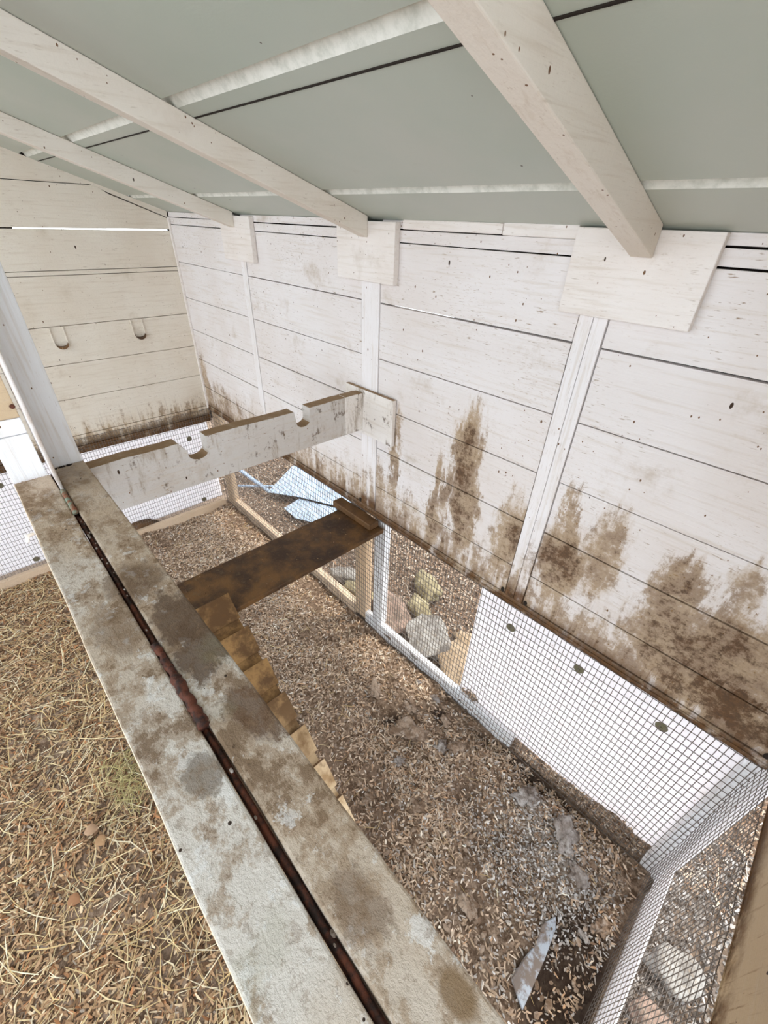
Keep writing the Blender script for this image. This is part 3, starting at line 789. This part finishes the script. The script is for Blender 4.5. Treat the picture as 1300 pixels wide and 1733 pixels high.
litter('straw', 3300, (.05, 2.6, -1.9, -1.0), hsm, (.03, .13), (.0016, .0034), P_STR, [3, 2, 2, 1], .10, .018,
       'pale straw strands strewn over the floor on the straw side of the rail', 'straw', bend=.07)
litter('straw', 900, (.05, 2.9, -.98, -.03), hsm, (.02, .07), (.0012, .0024), P_STR, [2, 3, 1, 3], .10, .012,
       'thin straw strands on the brown run floor between rail and long wall', 'straw', bend=.08,
       dens=lambda x, y: np.where(x < 1.9, .9, .3))
litter('leaf_litter', 60000, (-1.3, 3.3, .05, 1.7), hout, (.010, .030), (.004, .010), P_OUT, [4, 4, 3, 3, 2, 3], .35, .018,
       'brown leaf and bark litter on the ground outside the long mesh', 'leaf litter', curl=.15)
litter('leaf_litter', 14000, (2.98, 3.7, -1.4, .3), hout, (.008, .025), (.004, .010), [(150, 146, 142), (122, 116, 110), (176, 172, 168), (94, 86, 80), (198, 194, 190), (140, 122, 106)], [4, 4, 3, 3, 1, 2], .35, .018,
       'grey brown gravelly litter on the ground outside the tan gable', 'leaf litter', curl=.15)
litter('dry_twigs', 1500, (-1.2, 3.2, .08, 1.6), hout, (.05, .16), (.0016, .003), [(196, 176, 154), (150, 126, 104), (228, 214, 196)], [2, 2, 1], .12, .03,
       'thin dry twigs lying on the leaf litter outside', 'twigs', bend=.1)

# green-yellow grass tuft beside the rail
litter('grass_tuft', 170, (1.42, 1.62, -1.20, -1.10), hsm, (.05, .11), (.0014, .0026), [(196, 186, 128), (212, 198, 146), (168, 160, 108)], [2, 2, 1], .5, .03,
       'tuft of yellow-green dry grass beside the rail on the straw side', 'grass', bend=.2)

# ------------------------------------------------------------------ stones and clods
def rock(name, c, size, mat, label, cat, group, rot=0, tilt=(0, 0), seed=0, sub=3, rough=.22, flat=0):
    bm = bmesh.new(); bmesh.ops.create_icosphere(bm, subdivisions=sub, radius=1)
    rr = random.Random(seed)
    off = Vector((rr.random() * 50, rr.random() * 50, rr.random() * 50))
    for v in bm.verts:
        d = v.co.normalized()
        k = 1 + rough * mnoise.noise(d * 1.6 + off) * 2 + rough * .6 * mnoise.noise(d * 5 + off) + rough * .35 * mnoise.noise(d * 12 + off) + (rough * .25 * mnoise.noise(d * 26 + off) if sub > 3 else 0)
        if flat:  # square the flanks into a slab
            q = max(abs(d.x), abs(d.y), 1e-3); k *= (1 / max(q, .72)) ** flat
            d = Vector((d.x, d.y, math.copysign(abs(d.z) ** .45, d.z)))
        v.co = Vector((d.x * size[0], d.y * size[1], d.z * size[2])) * k
    o = obj(name, bm, mat, None, smooth=not flat)
    o.location = c; o.rotation_euler = (tilt[0], tilt[1], rot)
    return tag(o, label, cat, group)
G1 = 'stones outside the long mesh'
rock('stone', (1.60, .40, .035), (.12, .062, .045), 'st_yel', 'elongated mossy yellow stone lying farthest from the mesh', 'stone', G1, -.55, (0, 0), 3)
rock('stone', (1.685, .245, .03), (.088, .05, .04), 'st_yel', 'smaller pale yellow stone between the mossy stone and the grey slab', 'stone', G1, -.5, (0, 0), 5)
rock('stone', (1.60, .115, .03), (.13, .075, .035), 'st_pink', 'flat pinkish grey stone just outside the bright white upright', 'stone', G1, -.4, (.15, 0), 8, flat=.5)
rock('stone', (1.835, .125, .055), (.115, .095, .025), 'st_grey', 'tilted light grey slab leaning against the bottom rail', 'stone', G1, -.5, (.35, .1), 12, flat=.7, rough=.14)
rock('stone', (2.035, .125, .045), (.125, .085, .03), 'st_oran', 'smooth orange slab beside the edge of the washer panel', 'stone', G1, -.55, (.2, 0), 15, flat=.6, rough=.1)
rock('stone', (1.955, .285, .012), (.06, .04, .02), 'st_oran', 'small orange stone behind the grey slab', 'stone', G1, .3, (0, 0), 18)
rock('stone', (1.36, .10, .02), (.11, .06, .03), 'st_yel', 'yellowish stone outside the mesh under the dark perch board', 'stone', G1, .2, (0, 0), 21)
rock('stone', (1.20, .12, .02), (.09, .06, .03), 'st_grey', 'grey stone beyond the yellowish stone under the dark perch board', 'stone', G1, .5, (0, 0), 22)
G3 = 'stones beyond the tan gable mesh'
rock('stone', (3.06, -.20, .02), (.07, .05, .04), 'st_grey', 'grey stone seen through the gable mesh, the one nearest the white corner stake', 'stone', G3, .4, (0, 0), 31)
rock('stone', (3.08, -.36, .02), (.08, .05, .035), 'st_pink', 'brownish stone in the middle of the ground seen through the gable mesh', 'stone', G3, -.3, (0, 0), 33)
rock('stone', (3.06, -.53, .02), (.07, .06, .035), 'st_grey', 'grey stone low in the gable mesh, nearest the bottom of the picture', 'stone', G3, .9, (0, 0), 35)
G2 = 'dirt clods on the run floor'
cl = [((2.10, -.245), .045, 'clod', 'largest rough dirt clod in the middle of the run floor', (.058, .032, .03)),
      ((2.02, -.175), .03, 'clod', 'small grey clod just above the largest clod', (.03, .02, .018)),
      ((1.86, -.24), .02, 'clod', 'brown clod beside the dark hollow', (.035, .022, .016)),
      ((2.065, -.075), .02, 'clodw', 'pale round lump near the mesh foot', (.022, .016, .012)),
      ((2.215, -.2), .03, 'clodw', 'whitish clod right of the largest clod', (.026, .02, .018)),
      ((2.255, -.165), .03, 'clod', 'rounded clod beside the whitish clod', (.03, .022, .018)),
      ((2.165, -.12), .03, 'clod', 'narrow clod between the largest clod and the mesh', (.024, .014, .018)),
      ((2.135, -.36), .03, 'clodw', 'small pale lump in front of the largest clod', (.018, .014, .012)),
      ((2.15, -.53), .02, 'clod', 'flat clod close to the foot of the stepped ramp', (.026, .014, .010)),
      ((2.545, -.115), .03, 'clodw', 'ash coloured mound near the mesh, closer to the hollow', (.04, .03, .016)),
      ((2.70, -.14), .03, 'clodw', 'larger ash coloured mound by the near corner', (.045, .03, .014)),
      ((2.775, -.20), .03, 'clodw', 'ash clod between the mounds and the half buried plank', (.028, .02, .014)),
      ((2.575, -.50), .02, 'clod', 'oblong clod in front of the half buried plank', (.03, .018, .014)),
      ((2.30, -.43), .02, 'clod', 'low clod in open chips beside the rail', (.024, .016, .012)),
      ((2.86, -.30), .0, 'clodw', 'white chip in the dark hollow at the corner', (.016, .011, .008)),
      ((2.885, -.25), .0, 'clod', 'brown lump in the dark hollow at the corner', (.024, .018, .014)),
      ((1.955, -.06), .015, 'clodw', 'little pale pebble by the rail below the orange slab', (.012, .01, .008)),
      ((2.24, -.03), .015, 'clod', 'brown lump against the foot of the washer panel mesh', (.024, .015, .014)),
      ((1.93, -.33), .01, 'clodw', 'tiny pale pebble beside the brown clod', (.009, .008, .006))]
for i, ((x, y), dz, mt, lb, s) in enumerate(cl):
    z = float(hsm(np.array(x), np.array(y)))
    rock('dirt_clod', (x, y, z + s[2] * .45), s, mt, lb, 'dirt clod', G2, random.uniform(-1, 1), (random.uniform(-.2, .2), random.uniform(-.2, .2)), 40 + i, rough=.5, sub=4)
# pebbles and lumps too many to number
bm = bmesh.new()
for k in range(420):
    x = random.uniform(1.7, 2.9); y = random.uniform(-.62, -.02)
    s = random.uniform(.003, .009) * (1.5 if random.random() < .1 else 1)
    bmesh.ops.create_icosphere(bm, subdivisions=1, radius=s, matrix=Matrix.Translation((x, y, float(hsm(np.array(x), np.array(y))) + s * .4)) @ Matrix.Rotation(random.uniform(0, 6), 4, 'Z') @ Matrix.Diagonal((1.5, 1, .7, 1)))
tag(obj('crumbly_pebbles', bm, 'clod'), 'small crumbly pebbles scattered through the chips near the clods', 'pebbles', kind='stuff')

bm = bmesh.new()
for x in (2.204, 2.288, 1.486, 2.920):
    bmesh.ops.create_icosphere(bm, subdivisions=2, radius=.008, matrix=Matrix.Translation((x, -.002, .731)) @ Matrix.Diagonal((.8, .35, 1.3, 1)))  # dark blobs painted in for the shade inside small holes
tag(obj('hole_shade_blob', bm, 'dark', wall), 'dark blobs for the shade in small holes at the stud feet')
# half buried white plank
bm = bmesh.new()
prism(bm, [(-.11, -.022), (.02, -.026), (.10, -.024), (.125, -.012), (.08, .012), (.03, .008), (-.02, .02), (-.08, .03)], 'z', -.006, .006)
o = obj('buried_plank', bm, 'plank', None, .002); o.location = (2.775, -.46, float(hsm(np.array(2.775), np.array(-.46))) + .012); o.rotation_euler = (.25, -.05, math.pi / 2 + .1)
tag(o, 'bluish white plank half buried in the dirt near the corner', 'plank')

# leaves and a nail-like white bit
def leaf(c, s, rz, label, col):
    bm = bmesh.new(); n = 8
    L = []; R_ = []; Mi = []
    for k in range(n + 1):
        u = k / n; w = s * .38 * math.sin(math.pi * u) ** .8; zc = .25 * s * math.sin(math.pi * u)
        Mi.append(bm.verts.new((u * s - s / 2, 0, zc * .4))); L.append(bm.verts.new((u * s - s / 2, w, zc))); R_.append(bm.verts.new((u * s - s / 2, -w, zc * 1.2)))
    for k in range(n):
        bm.faces.new((Mi[k], Mi[k + 1], L[k + 1], L[k])); bm.faces.new((R_[k], R_[k + 1], Mi[k + 1], Mi[k]))
    bmesh.ops.remove_doubles(bm, verts=bm.verts, dist=1e-5)
    m, t = M('dry_leaf'); a = t.noise(40, detail=4); t.bsdf(t.mix(a, col, tuple(v * .6 for v in col)), .8)
    o = obj('dry_leaf', bm, m, smooth=True); o.location = (c[0], c[1], float(hsm(np.array(c[0]), np.array(c[1]))) + .012); o.rotation_euler = (.1, .1, rz)
    sm = o.modifiers.new('t', 'SOLIDIFY'); sm.thickness = .0008
    tag(o, label, 'leaf', 'fallen leaves on the floor')
leaf((1.60, -1.285), .045, 1.2, 'curled tan leaf on the straw, the one closest to the grass tuft', srgb(196, 160, 128))
leaf((1.65, -1.27), .04, .2, 'small tan leaf beside the curled leaf', srgb(190, 150, 110))
leaf((1.76, -1.37), .04, .5, 'orange brown leaf chip low on the straw side', srgb(176, 128, 92))
bm = bmesh.new(); tube(bm, [(1.735, -1.033, 1.207), (1.738, -1.044, 1.208), (1.748, -1.047, 1.200)], [.003, .0045, .003], 8)
tag(obj('paint_drip', bm, 'plastic', rail1, smooth=True), 'little white paint drip')

# pale sheets and pipes outside
def sheetobj(pts, z, th, label, rise=0):
    bm = bmesh.new(); 
    A = [bm.verts.new((x, y, z + rise * i)) for i, (x, y) in enumerate(pts)]
    bm.faces.new(A); r = bmesh.ops.extrude_face_region(bm, geom=bm.faces[:])
    bmesh.ops.translate(bm, verts=[v for v in r['geom'] if isinstance(v, bmesh.types.BMVert)], vec=(0, 0, th))
    tag(obj('metal_sheet', bm, 'sheet', None, .001), label, 'metal sheet', 'pale sheets lying outside')
sheetobj([(-.06, .60), (.165, .235), (.373, .375), (.63, .50), (.70, .70), (.3, .9)], .045, .004, 'larger pale blue-grey sheet lying outside beyond the far mesh')
sheetobj([(.365, .375), (.400, .225), (.55, .215), (.66, .27), (.70, .46), (.64, .50)], .028, .004, 'smaller pale blue-grey sheet partly under the larger one, closer to the mesh')
def pipe(a, b, r, label):
    bm = bmesh.new(); tube(bm, [a, b], r, 12)
    tag(obj('grey_pipe', bm, 'sheet', smooth=True), label, 'pipe', 'pipes lying outside')
pipe((-.42, .245, .045), (.16, .25, .045), .016, 'thicker pale pipe lying outside near the tan corner stake')
pipe((-.10, .135, .018), (.15, .41, .018), .010, 'thin grey pipe crossing the thicker pipe outside')
# a brown heap caught behind the end mesh
def wedge(x0, x1, hfun, label):
    """litter piled between mesh and panel."""
    bm = bmesh.new(); n = int((x1 - x0) / .006); rows = []
    for k in range(n + 1):
        x = x0 + (x1 - x0) * k / n; h = hfun(x) * (1 + .5 * float(vnoise(x, 1.3, 30))) + .012 * float(vnoise(x, 7.3, 90))
        row = []
        for j in range(7):
            q = j / 6
            row.append(bm.verts.new((x, .0 + .026 * q ** 1.5 + .004 * float(vnoise(x, q * 2, 70)), -.03 + (h + .03) * q)))
        rows.append(row)
    for A, B in zip(rows, rows[1:]):
        for j in range(6): bm.faces.new((A[j], B[j], B[j + 1], A[j + 1]))
    o = obj('debris_heap', bm, 'soil', None, origin=((x0 + x1) / 2, .01, -.03))
    tag(o, label, 'debris heap')
    nn = int((x1 - x0) * 2600); xs = RNG.uniform(x0, x1, nn)
    return o
H1 = lambda x: -.012 + .10 * max(0, (x - 2.42) / .47) ** .8 * (1 if x < 2.84 else .75)
wedge(2.43, 2.90, H1, 'litter heap wedged between the long mesh and the washer panel near the corner')
H2 = lambda x: .03 + .06 * math.exp(-((x - 2.17) / .045) ** 2)
wedge(2.09, 2.42, H2, 'small litter heap behind the long mesh at the edge of the washer panel')
hw = lambda x, y: np.array([(H1(a) if a > 2.43 else H2(a)) for a in np.atleast_1d(x)]) * np.clip(np.atleast_1d(y) / .024, 0, 1) ** .7
litter('wood_chips', 1500, (2.10, 2.89, .002, .026), hw, (.005, .018), (.003, .007), P_BR, [5, 5, 3, 3, 1.2, 1.6, 1.2], .5, .006,
       'chips lying on the litter wedged behind the long mesh', 'wood chips', curl=.03)
rock('debris_heap', (-.012, -.60, .02), (.02, .14, .05), 'brown2', 'brown heap of litter caught between end wall mesh and white panel', 'debris heap', None, 0, (0, 0), 77, rough=.3)

# ------------------------------------------------------------------ light
w = bpy.data.worlds.new('sky'); SC.world = w; w.use_nodes = True
bg = w.node_tree.nodes['Background']; bg.inputs[0].default_value = (.86, .93, 1.0, 1); bg.inputs[1].default_value = 1.5
sun = bpy.data.lights.new('sun', 'SUN'); sun.energy = 1.7; sun.angle = math.radians(6); sun.color = (1, .93, .82)
so_ = bpy.data.objects.new('sun', sun); COL.objects.link(so_)
d = Vector((.20, .40, .92)).normalized()
so_.rotation_euler = d.to_track_quat('Z', 'Y').to_euler()

# ------------------------------------------------------------------ camera
Rm = Matrix([[0.6855439255302871, 0.7273522674312201, 0.03143573175841541], [0.4296267248876331, -0.369317617813692, -0.8240299596706092], [-0.5877502900304262, 0.5784143637869679, -0.5656734219795616]])
cam = bpy.data.cameras.new('camera'); cam.sensor_fit = 'HORIZONTAL'; cam.sensor_width = 36; cam.lens = 717.78 / 1300 * 36
cam.clip_start = .01
co = bpy.data.objects.new('camera', cam); COL.objects.link(co)
W2C = Matrix([Rm[0], -Rm[1], -Rm[2]])   # image axes to Blender camera axes
co.matrix_world = Matrix.Translation((2.64787671, -1.0, 1.71793353)) @ W2C.transposed().to_4x4()
SC.camera = co
vs = SC.view_settings; vs.view_transform = 'Standard'; vs.look = 'None'; vs.exposure = 1.12; vs.gamma = 1; vs.use_curve_mapping = False
SC.cycles.max_bounces = 8; SC.cycles.diffuse_bounces = 6
SC.cycles.use_denoising = True
